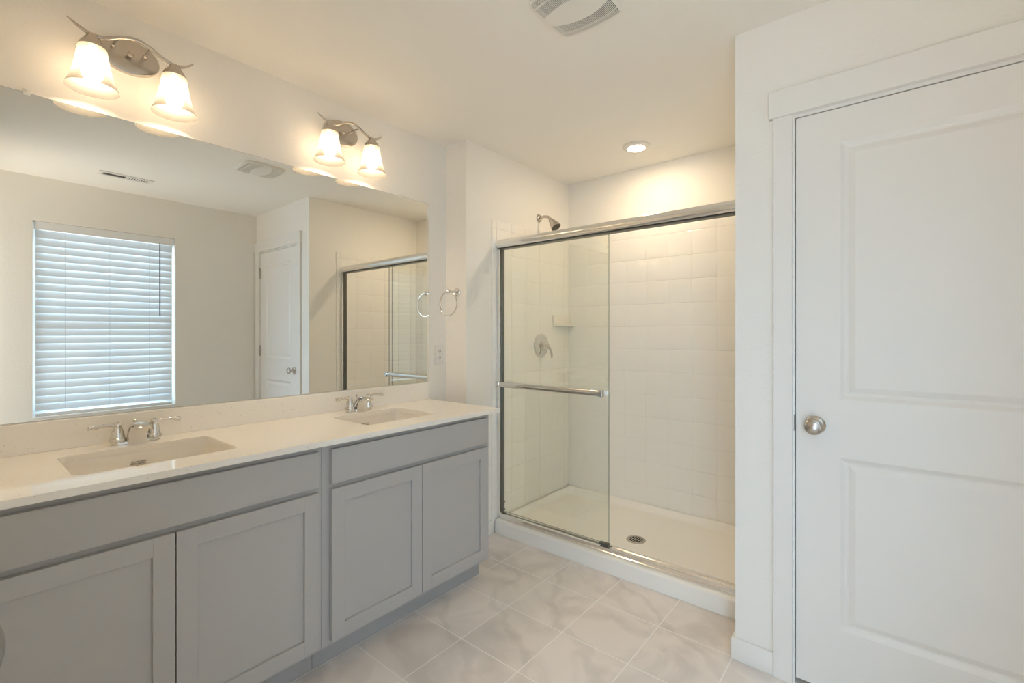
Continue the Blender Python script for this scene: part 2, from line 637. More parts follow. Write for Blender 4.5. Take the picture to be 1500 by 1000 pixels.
m.box(DX0 - 0.0035, DX0 - 0.0002, Y_DOOR - 0.0008, Y_DOOR + 0.025, kz - 0.03, kz + 0.03, 0.0006, 1)
m.build('strike_plate', 'dark_nickel', door)

m = MB()                           # jamb: a dark shadow gap shows between it and the leaf
m.box(DX0 - 0.018, DX0 - 0.0005, Y_DOOR - 0.0005, 2.085, 0, DZ + 0.018)
m.box(DX1 + 0.0005, DX1 + 0.018, Y_DOOR - 0.0005, 2.085, 0, DZ + 0.018)
m.box(DX0 - 0.0005, DX1 + 0.0005, Y_DOOR - 0.0005, 2.085, DZ + 0.0005, DZ + 0.018)
struct(m.build('trim_1', 'trim_paint'))
m = MB()
m.box(1.8225, DX0 - 0.006, Y_DOOR - 0.017, Y_DOOR, 0, DZ + 0.012, 0.0015, 1)
struct(m.build('trim_2', 'trim_paint'))
m = MB()
m.box(DX1 + 0.006, X_R - 0.012, Y_DOOR - 0.017, Y_DOOR, 0, DZ + 0.012, 0.0015, 1)
struct(m.build('trim_3', 'trim_paint'))
m = MB()
m.box(1.808, X_R - 0.001, Y_DOOR - 0.024, Y_DOOR, DZ + 0.012, 2.166, 0.0015, 1)
struct(m.build('trim_4', 'trim_paint'))
struct(MB().box(DX0 - 0.2, DX1 + 0.05, 2.088, 2.10, 0.0, 2.1).build('closet_shade_sheet', 'gap_shade'))  # black sheet added behind the leaf, colours in the closet's darkness

# entry door, swung flat against the wall beside the camera
edoor = thing('door_2', 'open entry door folded back beside the camera, only its round nickel knob in view at the left edge', 'door', (1.75, Y_B, 0.02), kind='structure')
m = MB()
m.box(1.385, 2.115, Y_B + 0.001, Y_B + 0.036, 0.02, 2.05, 0.002, 1)
m.build('door_leaf', 'trim_paint', edoor)
m = MB()
ky = Y_B + 0.036
m.lathe([(0.031, 0.0), (0.032, 0.004), (0.027, 0.009), (0.013, 0.014), (0.0115, 0.028), (0.0265, 0.039), (0.0285, 0.045),
         (0.0275, 0.050), (0.0215, 0.0545), (0.012, 0.0575), (0.0, 0.059)], (1.447, ky, 0.942), (0, 1, 0), 40)
m.build('knob', 'nickel', edoor)

# window in the right wall (seen in the mirror)
win = thing('window_1', 'white vinyl window set deep in the wall, behind the slatted blind', 'window', (2.84, (WY0 + WY1) / 2, WZ0), kind='structure')
m = MB()
f = 0.045
m.box(2.845, 2.885, WY0, WY0 + f, WZ0, WZ1, 0.003, 1)
m.box(2.845, 2.885, WY1 - f, WY1, WZ0, WZ1, 0.003, 1)
m.box(2.845, 2.885, WY0 + f, WY1 - f, WZ0, WZ0 + f, 0.003, 1)
m.box(2.845, 2.885, WY0 + f, WY1 - f, WZ1 - f, WZ1, 0.003, 1)
m.box(2.850, 2.880, WY0 + f, WY1 - f, 1.35, 1.39, 0.003, 1)
m.build('window_frame', 'vinyl_white', win)
m = MB()
m.box(2.863, 2.867, WY0 + f, WY1 - f, WZ0 + f, 1.35)
m.box(2.863, 2.867, WY0 + f, WY1 - f, 1.39, WZ1 - f)
m.build('window_pane', 'window_glass', win)
m = MB()
m.box(X_R - 0.012, 2.845, WY0 - 0.0, WY1 + 0.0, WZ0, WZ0 + 0.012, 0.002, 1)
m.build('window_sill', 'trim_paint', win)

# ------------------------------------------------------------------ window blind
blind = thing('window_blind', 'white horizontal slat blind half closed over the window opposite the vanity', 'blind', (2.785, (WY0 + WY1) / 2, WZ1))
BY0, BY1 = 0.430, 1.279
m = MB(); m.box(2.770, 2.822, BY0, BY1, 2.062, WZ1 - 0.001, 0.002, 1); m.build('headrail', 'vinyl_white', blind)
m = MB(); m.box(2.758, 2.7695, BY0 - 0.008, BY1 + 0.008, 2.050, WZ1 - 0.002, 0.002, 1); m.build('valance', 'vinyl_white', blind)
m = MB()
pitch, zt, nsl = 0.0565, 2.024, 24
tilt = math.radians(70)
wd = 0.0655
for i in range(nsl):
    zc = zt - pitch * i
    rings = []
    for y in (BY0, BY1):
        ring = []
        for s, th in ((-1, 0.0012), (1, -0.0012)):
            ks = range(7) if s < 0 else range(6, -1, -1)
            for k in ks:
                t = k / 6 - 0.5
                cr = 0.0042 * (1 - (2 * t) ** 2)          # crowned section
                a = t * wd
                # along the slat width: room edge low, window edge high; crown bulges to the room
                dx = a * math.cos(tilt) - (cr + th) * math.sin(tilt)
                dz = a * math.sin(tilt) + (cr + th) * math.cos(tilt)
                ring.append((2.797 + dx, y, zc + dz))
        rings.append(ring)
    m.loops(rings, True, True, True)
m.build('slats', 'blind_slat', blind, smooth=50)
zb = zt - pitch * nsl
m = MB(); m.box(2.775, 2.822, BY0, BY1, WZ0 + 0.0125, WZ0 + 0.036, 0.004, 2); m.build('bottom_rail', 'vinyl_white', blind)
for y in (0.59, 0.855, 1.115):
    m = MB()
    m.cyl((2.8245, y, WZ0 + 0.03), (2.8245, y, 2.064), 0.0012, seg=6)
    m.cyl((2.7675, y, WZ0 + 0.03), (2.7675, y, 2.064), 0.0012, seg=6)
    m.build('ladder_cord', 'cord_white', blind)
m = MB()
m.cyl((2.752, 1.185, 1.432), (2.752, 1.185, 2.055), 0.0045, seg=8)
m.sphere((2.752, 1.185, 1.43), 0.006)
m.box(2.752, 2.760, 1.183, 1.187, 2.05, 2.058)
m.build('wand', 'wand_grey', blind)

# ------------------------------------------------------------------ vanity cabinets
XF, XD = 0.537, 0.557              # face frame front / door front


def vanity(y0, y1, dl, dr, label):
    """one sink base: carcass, face frame, toe kick, false drawer front, two shaker doors."""
    t = thing('vanity_cabinet', label, 'cabinet', (0.27, (y0 + y1) / 2, 0), 'grey sink cabinets of the double vanity')
    m = MB()
    m.box(0.003, XF - 0.02, y0, y0 + 0.016, 0.105, 0.863)
    m.box(0.003, XF - 0.02, y1 - 0.016, y1, 0.105, 0.863)
    m.box(0.003, XF - 0.02, y0 + 0.016, y1 - 0.016, 0.105, 0.121)
    m.box(0.003, 0.012, y0 + 0.016, y1 - 0.016, 0.121, 0.863)
    m.box(0.003, 0.445, y0, y0 + 0.016, 0.0, 0.105)
    m.box(0.003, 0.445, y1 - 0.016, y1, 0.0, 0.105)
    m.build('carcass', 'cabinet_paint', t)
    m = MB()
    s = 0.04
    m.box(XF - 0.0195, XF, y0, y0 + s, 0.105, 0.863)
    m.box(XF - 0.0195, XF, y1 - s, y1, 0.105, 0.863)
    m.box(XF - 0.0195, XF, y0 + s, y1 - s, 0.105, 0.145)
    m.box(XF - 0.0195, XF, y0 + s, y1 - s, 0.823, 0.863)
    m.box(XF - 0.0195, XF, y0 + s, y1 - s, 0.680, 0.725)
    m.build('face_frame', 'cabinet_paint', t)
    m = MB()
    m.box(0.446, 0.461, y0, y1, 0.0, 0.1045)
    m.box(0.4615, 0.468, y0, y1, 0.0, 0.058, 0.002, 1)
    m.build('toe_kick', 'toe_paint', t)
    m = MB()
    m.box(XF + 0.001, XD, dl, dr, 0.7125, 0.8415, 0.0018, 2)
    m.build('drawer_front', 'cabinet_paint', t)
    mid = (dl + dr) / 2
    for a, c in ((dl, mid - 0.0015), (mid + 0.0015, dr)):
        m = MB()
        z0, z1, st = 0.124, 0.6925, 0.054
        m.box(XF + 0.001, XD, a, a + st, z0, z1, 0.0012, 1)
        m.box(XF + 0.001, XD, c - st, c, z0, z1, 0.0012, 1)
        m.box(XF + 0.0012, XD - 0.0002, a + st - 0.0008, c - st + 0.0008, z0, z0 + st, 0.0006, 1)
        m.box(XF + 0.0012, XD - 0.0002, a + st - 0.0008, c - st + 0.0008, z1 - st, z1, 0.0006, 1)
        d = m.build('door', 'cabinet_paint', t)
        m = MB()
        m.box(XF + 0.0015, XD - 0.0095, a + st, c - st, z0 + st, z1 - st)
        m.build('door_panel', 'cabinet_paint', d)
    return t


vanity(-0.03, 0.8845, -0.008, 0.8665, 'grey shaker sink cabinet nearest the camera, under the left basin')
vanity(0.8855, 1.800, 0.9165, 1.774, 'grey shaker sink cabinet at the shower end, under the right basin')

# ------------------------------------------------------------------ countertop
ct = thing('countertop', 'long cream quartz vanity top with two rectangular sink cutouts and low backsplash', 'countertop', (0.29, 0.9, 0.864))
ZT, ZU = 0.884, 0.864
SA = (0.147, 0.453, 0.222, 0.636)
SB = (0.149, 0.447, 1.142, 1.520)
CR = 0.028
outer = [(0.001, -0.036), (0.5815, -0.036), (0.5815, 1.842), (0.001, 1.842)]
m = MB()
holes = [rrect(*s, CR) for s in (SA, SB)]
Lt = fill_with_holes(m, outer, holes, lambda p: (p[0], p[1], ZT))
Lb = fill_with_holes(m, outer, holes, lambda p: (p[0], p[1], ZU))
for a, c in zip(Lt, Lb):
    for i in range(len(a)):
        j = (i + 1) % len(a)
        m.face([a[i], a[j], c[j], c[i]])
rim = [e for e in m.bm.edges if len(e.link_faces) == 2 and abs(e.verts[0].co.z - ZT) < 1e-6 and abs(e.verts[1].co.z - ZT) < 1e-6 and e.calc_face_angle(0) > 1]
bmesh.ops.bevel(m.bm, geom=rim, offset=0.0015, segments=2, affect='EDGES')
m.build('slab', 'quartz', ct)
m = MB()
m.box(0.001, 0.0205, -0.036, 1.8415, ZT + 0.0002, 0.9835, 0.0012, 1)
m.build('backsplash', 'quartz', ct)


# ------------------------------------------------------------------ sinks
def sink(s, label, logo):
    x0, x1, y0, y1 = s
    yc = (y0 + y1) / 2
    t = thing('sink', label, 'sink', ((x0 + x1) / 2, yc, 0.72), 'undermount basins in the vanity top')
    m = MB()
    rings = []
    # (outset, z, corner radius, shrink-back of the front/back wall)
    for ins, z, r in ((-0.022, ZU - 0.0005, 0.05), (-0.004, ZU - 0.0005, 0.032), (-0.003, ZU - 0.006, 0.032), (0.000, ZU - 0.03, 0.034), (0.004, ZU - 0.08, 0.038),
                      (0.010, ZU - 0.115, 0.045), (0.024, ZU - 0.133, 0.05), (0.05, ZU - 0.140, 0.05), (0.10, ZU - 0.1425, 0.045)):
        ins_y = ins * (1.0 if ins < 0.03 else 1.4)
        rings.append([(px, py, z) for px, py in rrect(x0 + ins, x1 - ins, y0 + ins_y, y1 - ins_y, min(r, (x1 - x0) / 2 - ins - 0.002))])
    m.loops(rings, True, False, True)
    # outside shell
    rings = []
    for ins, z, r in ((-0.022, ZU - 0.0006, 0.05), (-0.022, ZU - 0.012, 0.05), (-0.012, ZU - 0.03, 0.045), (-0.002, ZU - 0.12, 0.05), (0.05, ZU - 0.153, 0.05)):
        rings.append([(px, py, z) for px, py in rrect(x0 + ins, x1 - ins, y0 + ins, y1 - ins, r)])
    m.loops(rings, True, False, True)
    basin = m.build('basin', 'sink_china', t, smooth=60)
    m = MB()
    cx = (x0 + x1) / 2
    m.lathe([(0.0, 0.0), (0.031, 0.0), (0.031, 0.0025), (0.025, 0.0035), (0.020, 0.002)], (cx, yc, ZU - 0.1424), (0, 0, 1), 28)
    m.lathe([(0.018, 0.002), (0.018, 0.006), (0.010, 0.008), (0.0, 0.008)], (cx, yc, ZU - 0.1424), (0, 0, 1), 24)
    m.build('drain', 'chrome', t)
    if logo:
        # small grey maker's mark printed low on the back wall: three broken strokes, too small to read
        m = MB()
        xb = x0 + 0.0045
        for row, (za, segs) in enumerate(((0.828, ((-0.020, -0.010), (-0.006, 0.004), (0.006, 0.021))),
                                          (0.821, ((-0.023, -0.006), (-0.002, 0.010), (0.012, 0.018))),
                                          (0.814, ((-0.019, -0.012), (-0.008, 0.002), (0.005, 0.022))))):
            for a, c in segs:
                m.box(xb - 0.002, xb + 0.0008, yc + logo + a, yc + logo + c, za, za + 0.0036)
        m.build('maker_mark', 'print_grey', t, label='small grey print on the basin wall')
    return t


sink(SA, 'white rectangular undermount basin nearest the camera, printed with a grey mark', -0.002)
sink(SB, 'white rectangular undermount basin at the shower end of the vanity', -0.01)


# ------------------------------------------------------------------ faucets
def faucet(x, y, label, tilt_l=0.0):
    t = thing('faucet', label, 'faucet', (x, y, ZT), 'two-handle chrome faucets on the vanity')
    z = ZT
    m = MB()
    n = 10
    hs, hr = 0.052, 0.019
    out = []
    for k in range(n + 1):
        a = PI * k / n
        out.append((hr * math.cos(a), hs + hr * math.sin(a)))
    for k in range(n + 1):
        a = PI + PI * k / n
        out.append((hr * math.cos(a), -hs + hr * math.sin(a)))
    rings = []
    for sc, zz in ((1.0, 0.0003), (1.0, 0.007), (0.95, 0.0105), (0.86, 0.012)):
        rings.append([(x + px * sc, y + (py - math.copysign(hs, py)) * sc + math.copysign(hs, py), z + zz) for px, py in out])
    m.loops(rings, True, True, True)
    m.build('base_plate', 'chrome', t)
    for sgn in (-1, 1):
        hy = y + sgn * hs
        m = MB()
        m.lathe([(0.0245, 0.010), (0.0250, 0.018), (0.0235, 0.0235), (0.0200, 0.026), (0.0190, 0.034), (0.0172, 0.046), (0.0140, 0.057),
                 (0.0125, 0.062), (0.0135, 0.0655), (0.0135, 0.071), (0.0105, 0.077), (0.0045, 0.080), (0.0, 0.0805)], (x, hy, z), (0, 0, 1), 32)
        h = m.build('handle', 'chrome', t)
        m = MB()
        pts = spline([(x, hy, z + 0.068), (x + 0.002, hy + sgn * 0.018, z + 0.0705), (x + 0.006, hy + sgn * 0.040, z + 0.0735),
                      (x + 0.010, hy + sgn * 0.062, z + 0.071), (x + 0.013, hy + sgn * 0.080, z + 0.0685)], 6)
        nn = len(pts)
        rad = [0.0105 - 0.0035 * math.sin(PI * min(1, i / (nn - 1) * 1.35)) + (0.001 if i > nn * 0.75 else 0) for i in range(nn)]
        rad[-1] = 0.0035
        m.tube(pts, rad, 14, 0.8)
        m.build('lever', 'chrome', h)
    # spout: wide arched channel
    m = MB()
    secs = [  # x, z mid, half width, half thickness, slope of the section normal
        (-0.014, 0.011, 0.026, 0.017, 90), (-0.010, 0.026, 0.0255, 0.0155, 78), (-0.001, 0.043, 0.0245, 0.0130, 62), (0.014, 0.058, 0.0235, 0.0105, 42),
        (0.034, 0.0675, 0.0225, 0.0088, 20), (0.056, 0.0715, 0.0215, 0.0078, 4), (0.078, 0.0705, 0.0208, 0.0073, -10), (0.096, 0.0655, 0.0202, 0.0070, -24), (0.102, 0.0625, 0.0190, 0.0055, -30)]
    rings = []
    for sx_, sz_, hw, ht, ang in secs:
        a = math.radians(ang)
        tx, tz = math.cos(a), math.sin(a)
        nx, nz = -tz, tx
        ring = []
        for k in range(20):
            th = 2 * PI * k / 20
            cy, cz = math.cos(th), math.sin(th)
            ey = math.copysign(abs(cy) ** 0.45, cy) * hw
            ez = math.copysign(abs(cz) ** 0.7, cz) * ht
            if cz < 0:
                ez *= 0.75
            ring.append((x + sx_ + nx * ez, y + ey, z + sz_ + nz * ez))
        rings.append(ring)
    m.loops(rings, True, True, True)
    # skirt carrying the underside down to the base
    rings = []
    for px, pz, hw in ((0.046, 0.0625, 0.0215), (0.033, 0.047, 0.0235), (0.026, 0.028, 0.0258), (0.0235, 0.0006, 0.028)):
        rings.append([(x + px, y - hw, z + pz), (x + px - 0.004, y, z + pz + 0.001), (x + px, y + hw, z + pz),
                      (x - 0.01, y + hw * 0.9, z + pz * 0.95), (x - 0.01, y - hw * 0.9, z + pz * 0.95)])
    m.loops(rings, True, True, True)
    m.build('spout', 'chrome', t, smooth=50)
    m = MB()
    m.cyl((x - 0.024, y, z + 0.010), (x - 0.024, y, z + 0.070), 0.0022, seg=8)
    m.lathe([(0.003, 0.0), (0.0055, 0.003), (0.0055, 0.009), (0.003, 0.012)], (x - 0.024, y, z + 0.068), (0, 0, 1), 14)
    m.build('lift_rod', 'chrome', t)
    return t


faucet(0.078, 0.436, 'chrome two-handle faucet behind the basin nearest the camera')
faucet(0.078, 1.333, 'chrome two-handle faucet behind the basin at the shower end')

# ------------------------------------------------------------------ mirror and clips
mir = thing('mirror', 'wide frameless wall mirror above the vanity backsplash', 'mirror', (0.003, 0.93, 0.985))
m = MB()
m.mat('mirror_silver'); m.box(0.0011, 0.0014, 0.0, 1.8545, 0.9855, 2.0525)
m.mat('mirror_edge'); m.box(0.0004, 0.00105, 0.0, 1.8550, 0.9848, 2.0532)
m.build('mirror_glass', 'mirror_silver', mir)
for y in (0.168, 1.649):
    m = MB()
    m.box(0.0005, 0.011, y - 0.009, y + 0.009, 2.044, 2.064, 0.003, 2)
    m.lathe([(0.004, 0.0), (0.0045, 0.002), (0.002, 0.003)], (0.011, y, 2.058), (1, 0, 0), 12)
    m.build('mirror_clip', 'white_plastic', mir, label='pale plastic clip on the mirror top edge')


# ------------------------------------------------------------------ sconces
def sconce(yc, label):
    XB = 0.105
    t = thing('wall_sconce', label, 'wall lamp', (0.0, yc, 2.284), 'two-light sconces above the mirror')
    m = MB()
    m.lathe([(1.0, 0.0003), (1.0, 0.012), (0.985, 0.0150), (0.955, 0.0160), (0.5, 0.0164), (0.0, 0.0165)], (0, yc, 2.284), (1, 0, 0), 48, sx=0.092, sy=0.062, ref=(0, 1, 0))
    m.build('backplate', 'nickel', t)
    m = MB()
    m.lathe([(0.0045, 0.018), (0.0045, 0.028), (0.009, 0.030), (0.010, 0.035), (0.007, 0.040), (0.0, 0.042)], (0, yc, 2.284), (1, 0, 0), 20)
    m.build('finial', 'nickel', t)
    m = MB()
    path = spline([(XB, yc - 0.178, 2.300), (XB, yc - 0.150, 2.283), (XB, yc - 0.118, 2.270), (XB, yc - 0.080, 2.275), (XB, yc - 0.040, 2.297), (XB, yc, 2.309),
                   (XB, yc + 0.040, 2.299), (XB, yc + 0.080, 2.278), (XB, yc + 0.118, 2.268), (XB, yc + 0.150, 2.279), (XB, yc + 0.175, 2.299)], 6)
    n = len(path)
    m.tube(path, [0.0062 * min(1, 0.35 + 4.5 * min(i, n - 1 - i) / n) for i in range(n)], 12, up=(1, 0, 0))
    m.build('arm', 'nickel', t)
    for s in (-1, 1):
        m = MB()
        m.tube(spline([(0.012, yc + s * 0.046, 2.300), (0.05, yc + s * 0.046, 2.303), (XB, yc + s * 0.043, 2.296)], 5), 0.0042, 10)
        m.sphere((0.022, yc + s * 0.046, 2.3), 0.0075)
        m.build('post', 'nickel', t)
    for s in (-1, 1):
        y = yc + s * 0.1148
        m = MB()
        m.lathe([(0.010, 0.0), (0.014, -0.003), (0.020, -0.014), (0.031, -0.030), (0.037, -0.043), (0.0375, -0.047), (0.0355, -0.047), (0.018, -0.030), (0.017, -0.060)],
                (XB, y, 2.272), (0, 0, 1), 36)
        cup = m.build('socket_cup', 'nickel', t)
        m = MB()
        prof = [(0.0365, 0.0), (0.0390, -0.012), (0.0425, -0.035), (0.0475, -0.065), (0.0540, -0.095), (0.0615, -0.120), (0.0715, -0.142)]
        prof = [(p.x, p.y) for p in spline([(a, b_, 0) for a, b_ in prof], 4)]
        rings = [[(XB + r * math.cos(2 * PI * k / 48), y + r * math.sin(2 * PI * k / 48), 2.230 + h) for k in range(48)] for r, h in prof]
        m.loops(rings)
        sh = m.build('glass_shade', 'frosted_glass', t, smooth=60)
        m = MB()
        m.lathe([(0.012, 0.055), (0.014, 0.026), (0.022, 0.008), (0.0275, -0.006), (0.0285, -0.016), (0.0265, -0.026), (0.019, -0.036), (0.009, -0.041), (0.0, -0.042)],
                (XB, y, 2.155), (0, 0, 1), 20)
        m.build('light_bulb', 'bulb_glow', t, label='lit frosted bulb')
    return t


sconce(0.4285, 'brushed nickel two-shade wall lamp at the camera end of the mirror, both bulbs lit')
sconce(1.2746, 'brushed nickel two-shade wall lamp above the shower-end sink, both bulbs lit')

# ------------------------------------------------------------------ towel ring, outlet
tr = thing('towel_ring', 'chrome towel ring on the narrow wall beside the mirror', 'towel ring', (0.104, Y_RET, 1.526))
m = MB()
m.lathe([(0.027, 0.0003), (0.0275, 0.004), (0.024, 0.009), (0.013, 0.016), (0.0085, 0.030), (0.0075, 0.055), (0.009, 0.066)], (0.104, Y_RET, 1.526), (0, -1, 0), 28)
m.sphere((0.104, Y_RET - 0.077, 1.526), 0.0135)
m.build('mounting_post', 'chrome', tr)
m = MB()
R = 0.0735
m.tube([(0.106 + R * math.sin(2 * PI * k / 56), Y_RET - 0.077, 1.527 - R + R * math.cos(2 * PI * k / 56)) for k in range(56)], 0.0036, 10, up=(0, 1, 0), closed=True)
m.build('ring', 'chrome', tr)

ou = thing('outlet', 'white duplex outlet on the wall between mirror and shower return', 'outlet', (0.0, 1.937, 1.146))
m = MB(); m.box(0.0003, 0.0055, 1.900, 1.974, 1.083, 1.206, 0.0025, 2); m.build('cover_plate', 'white_plastic', ou)
for dz in (0.020, -0.020):
    m = MB()
    m.mat('white_plastic'); m.prism(rrect(1.937 - 0.0165, 1.937 + 0.0165, 1.1445 + dz - 0.0145, 1.1445 + dz + 0.0145, 0.006, 4), 'x', 0.005, 0.0072)
    m.mat('slot_shade')  # shade of the prong holes put in as dark inlays
    m.box(0.0068, 0.0075, 1.937 - 0.0078, 1.937 - 0.0052, 1.1445 + dz - 0.001, 1.1445 + dz + 0.009)
    m.box(0.0068, 0.0075, 1.937 + 0.0052, 1.937 + 0.0078, 1.1445 + dz - 0.001, 1.1445 + dz + 0.009)
    m.lathe([(0.003, 0.0), (0.003, 0.0006)], (0.0070, 1.937, 1.1445 + dz - 0.008), (1, 0, 0), 10)
    m.build('socket', 'white_plastic', ou)
m = MB(); m.lathe([(0.003, 0.0), (0.0028, 0.001), (0.001, 0.0015)], (0.0055, 1.937, 1.1445), (1, 0, 0), 10); m.build('screw', 'white_plastic', ou)

# ------------------------------------------------------------------ shower base
pan = thing('shower_tray', 'white acrylic shower base with a low front curb', 'shower base', (0.93, 2.68, 0.0))
px0, px1, py0, py1 = X_SH + 0.0125, X_COR - 0.0145, 2.2365, Y_BACK - 0.0075
TOP = 0.088
m = MB()
rings = []
N = 6


def pan_ring(il, ir, ifr, ib, r, z):
    return [(a, c, z) for a, c in rrect(px0 + il, px1 - ir, py0 + ifr, py1 - ib, r, N)]


for il, ifr, ib, r, z in ((0.0, 0.0, 0.0, 0.004, 0.0005), (0.0, 0.0, 0.0, 0.004, TOP - 0.014), (0.0015, 0.003, 0.0, 0.006, TOP - 0.006), (0.004, 0.011, 0.0005, 0.008, TOP),
                       (0.012, 0.070, 0.012, 0.02, TOP), (0.017, 0.080, 0.018, 0.035, TOP - 0.006), (0.026, 0.090, 0.028, 0.045, 0.062), (0.036, 0.098, 0.040, 0.055, 0.048),
                       (0.055, 0.12, 0.06, 0.06, 0.0435), (0.10, 0.16, 0.10, 0.07, 0.0415)):
    rings.append(pan_ring(il, il, ifr, ib, r, z))
dcx, dcy = 0.968, 2.640
rings.append([(dcx + 0.06 * math.cos(math.atan2(c - 2.68, a - 0.93)), dcy + 0.06 * math.sin(math.atan2(c - 2.68, a - 0.93)), 0.036) for a, c, _ in rings[-1]])
m.loops(rings, True, True, True)
m.build('basin', 'acrylic_pan', pan, smooth=60)
m = MB()
m.mat('nickel')
rg = lambda r, z: [(dcx + r * math.cos(2 * PI * k / 36), dcy + r * math.sin(2 * PI * k / 36), z) for k in range(36)]
m.loops([rg(0.057, 0.0362), rg(0.056, 0.0392), (rg(0.041, 0.0398)), rg(0.041, 0.0372)])
for k in range(-3, 3):
    xx = dcx + (k + 0.5) * 0.0135
    hh = math.sqrt(max(0.0, 0.0415 ** 2 - ((k + 0.5) * 0.0135) ** 2))
    m.box(xx - 0.0024, xx + 0.0024, dcy - hh, dcy + hh, 0.0372, 0.0394)
m.box(dcx - 0.0405, dcx + 0.0405, dcy - 0.002, dcy + 0.002, 0.0372, 0.0392)
m.mat('slot_shade')
m.loops([rg(0.041, 0.0368)], True, False, True)  # dark disc paints the shade below the grate
m.build('drain_grate', 'nickel', pan, label='round brushed metal drain grate with dark slots')

# ------------------------------------------------------------------ sliding shower door
sd = thing('shower_door', 'chrome framed sliding glass shower door with both panes pushed left', 'shower door', (0.93, 2.283, TOP))
YE = 2.283
xl, xr = X_SH + 0.0085, X_COR - 0.0085
m = MB()
# header: rounded front, flat underside
pr = []
for k in range(13):
    a = math.radians(-90 + 180 * k / 12)
    pr.append((YE - 0.004 - 0.026 * math.cos(a), 1.849 + 0.029 * math.sin(a)))
pr = pr + [(YE + 0.030, 1.878), (YE + 0.030, 1.820)]
m.prism(pr, 'x', xl + 0.001, xr - 0.001)
m.build('header_rail', 'aluminium', sd, smooth=30)
m = MB()
m.prism([(a * 1.0, c) for a, c in [(YE - 0.016, 1.8195), (YE + 0.026, 1.8195), (YE + 0.026, 1.8145), (YE - 0.016, 1.8145)]], 'x', xl + 0.004, xr - 0.004)
m.build('header_channel', 'dark_grey', sd, label='dark underside channel of the header rail')
for x0, x1 in ((xl, xl + 0.024), (xr - 0.024, xr)):
    m = MB()
    m.box(x0, x1, YE - 0.020, YE + 0.026, TOP + 0.0005, 1.8140, 0.002, 2)
    m.build('side_jamb', 'aluminium', sd)
    m = MB()
    if x0 < 1:
        m.box(x1, x1 + 0.005, YE - 0.010, YE + 0.020, TOP + 0.040, 1.8138)
        m.box(x1, x1 + 0.012, YE - 0.016, YE + 0.020, 0.185, 0.195)
        m.box(x1, x1 + 0.012, YE - 0.016, YE + 0.020, 0.135, 0.145)
    else:
        m.box(x0 - 0.006, x0, YE - 0.010, YE + 0.020, TOP + 0.040, 1.8138)
        m.box(x0 - 0.012, x0, YE - 0.018, YE + 0.020, 1.035, 1.045)
    m.build('jamb_strip', 'dark_grey', sd)  # dark strip beside the jamb, with small bumper blocks
m = MB()
m.prism([(YE - 0.022, TOP + 0.0005), (YE - 0.022, TOP + 0.010), (YE - 0.018, TOP + 0.014), (YE - 0.017, TOP + 0.030), (YE - 0.012, TOP + 0.0335), (YE + 0.004, TOP + 0.034),
         (YE + 0.008, TOP + 0.039), (YE + 0.022, TOP + 0.039), (YE + 0.028, TOP + 0.0005)], 'x', xl + 0.0245, xr - 0.0245, 0.0)
m.build('bottom_track', 'aluminium', sd, smooth=25)


def glass_panel(name, x0, x1, y, z0, z1, label):
    m = MB()
    m.mat('clear_glass')
    bm = m.bm
    t2 = 0.003
    v = lambda x, yy, z: bm.verts.new((x, yy, z))
    f = [v(x0, y - t2, z0), v(x1, y - t2, z0), v(x1, y - t2, z1), v(x0, y - t2, z1)]
    k = [v(x0, y + t2, z0), v(x1, y + t2, z0), v(x1, y + t2, z1), v(x0, y + t2, z1)]
    m.face(f); m.face(k)
    m.mat('glass_edge')
    for i in range(4):
        j = (i + 1) % 4
        m.face([f[i], f[j], k[j], k[i]])
    return m.build(name, 'clear_glass', sd, label=label)


outer_p = glass_panel('sliding_pane', xl + 0.030, 0.9805, YE - 0.008, 0.128, 1.8143, 'outer glass pane carrying the towel bar')
inner_p = glass_panel('sliding_pane', xl + 0.033, 0.9695, YE + 0.012, 0.130, 1.8143, 'inner glass pane behind the outer one')
m = MB()
zb_, yb_ = 0.953, YE - 0.050
prof = [(yb_ + 0.008 * math.cos(2 * PI * k / 20), zb_ + 0.0165 * math.sin(2 * PI * k / 20)) for k in range(20)]
m.prism(prof, 'x', 0.232, 0.945)
m.build('towel_bar', 'chrome', outer_p, smooth=50)
for x in (0.222, 0.955):
    m = MB()
    m.box(x - 0.012, x + 0.012, yb_ - 0.012, yb_ + 0.012, zb_ - 0.0185, zb_ + 0.0185, 0.002, 1)
    m.box(x - 0.009, x + 0.009, yb_ + 0.012, YE - 0.0115, zb_ - 0.012, zb_ + 0.012)
    m.build('bar_bracket', 'chrome', outer_p)
m = MB()
m.box(0.925, 0.980, YE - 0.017, YE + 0.006, TOP + 0.0395, TOP + 0.052)
m.build('bottom_guide', 'dark_grey', sd)

# ------------------------------------------------------------------ shower fittings
sh = thing('shower_sprayer', 'brushed nickel shower head on a curved arm above the shower tile', 'shower head', (X_SH, 2.73, 2.104))
yh, zh = 2.728, 2.106
m = MB()
m.lathe([(0.029, 0.0003), (0.029, 0.003), (0.024, 0.010), (0.014, 0.016)], (X_SH, yh, zh), (1, 0, 0), 28)
m.build('flange', 'nickel', sh)
m = MB()
m.tube(spline([(X_SH + 0.008, yh, zh), (X_SH + 0.05, yh, zh + 0.004), (X_SH + 0.085, yh, zh - 0.006), (X_SH + 0.11, yh, zh - 0.032)], 8), 0.0095, 14)
m.build('arm', 'nickel', sh)
m = MB()
d = Vector((0.62, 0.0, -0.78)).normalized()
m.lathe([(0.013, -0.006), (0.016, 0.0), (0.0185, 0.010), (0.022, 0.018), (0.035, 0.062), (0.038, 0.070), (0.038, 0.075), (0.034, 0.0755)], (X_SH + 0.105, yh, zh - 0.028), d, 32)
head = m.build('spray_head', 'nickel', sh)
m = MB()
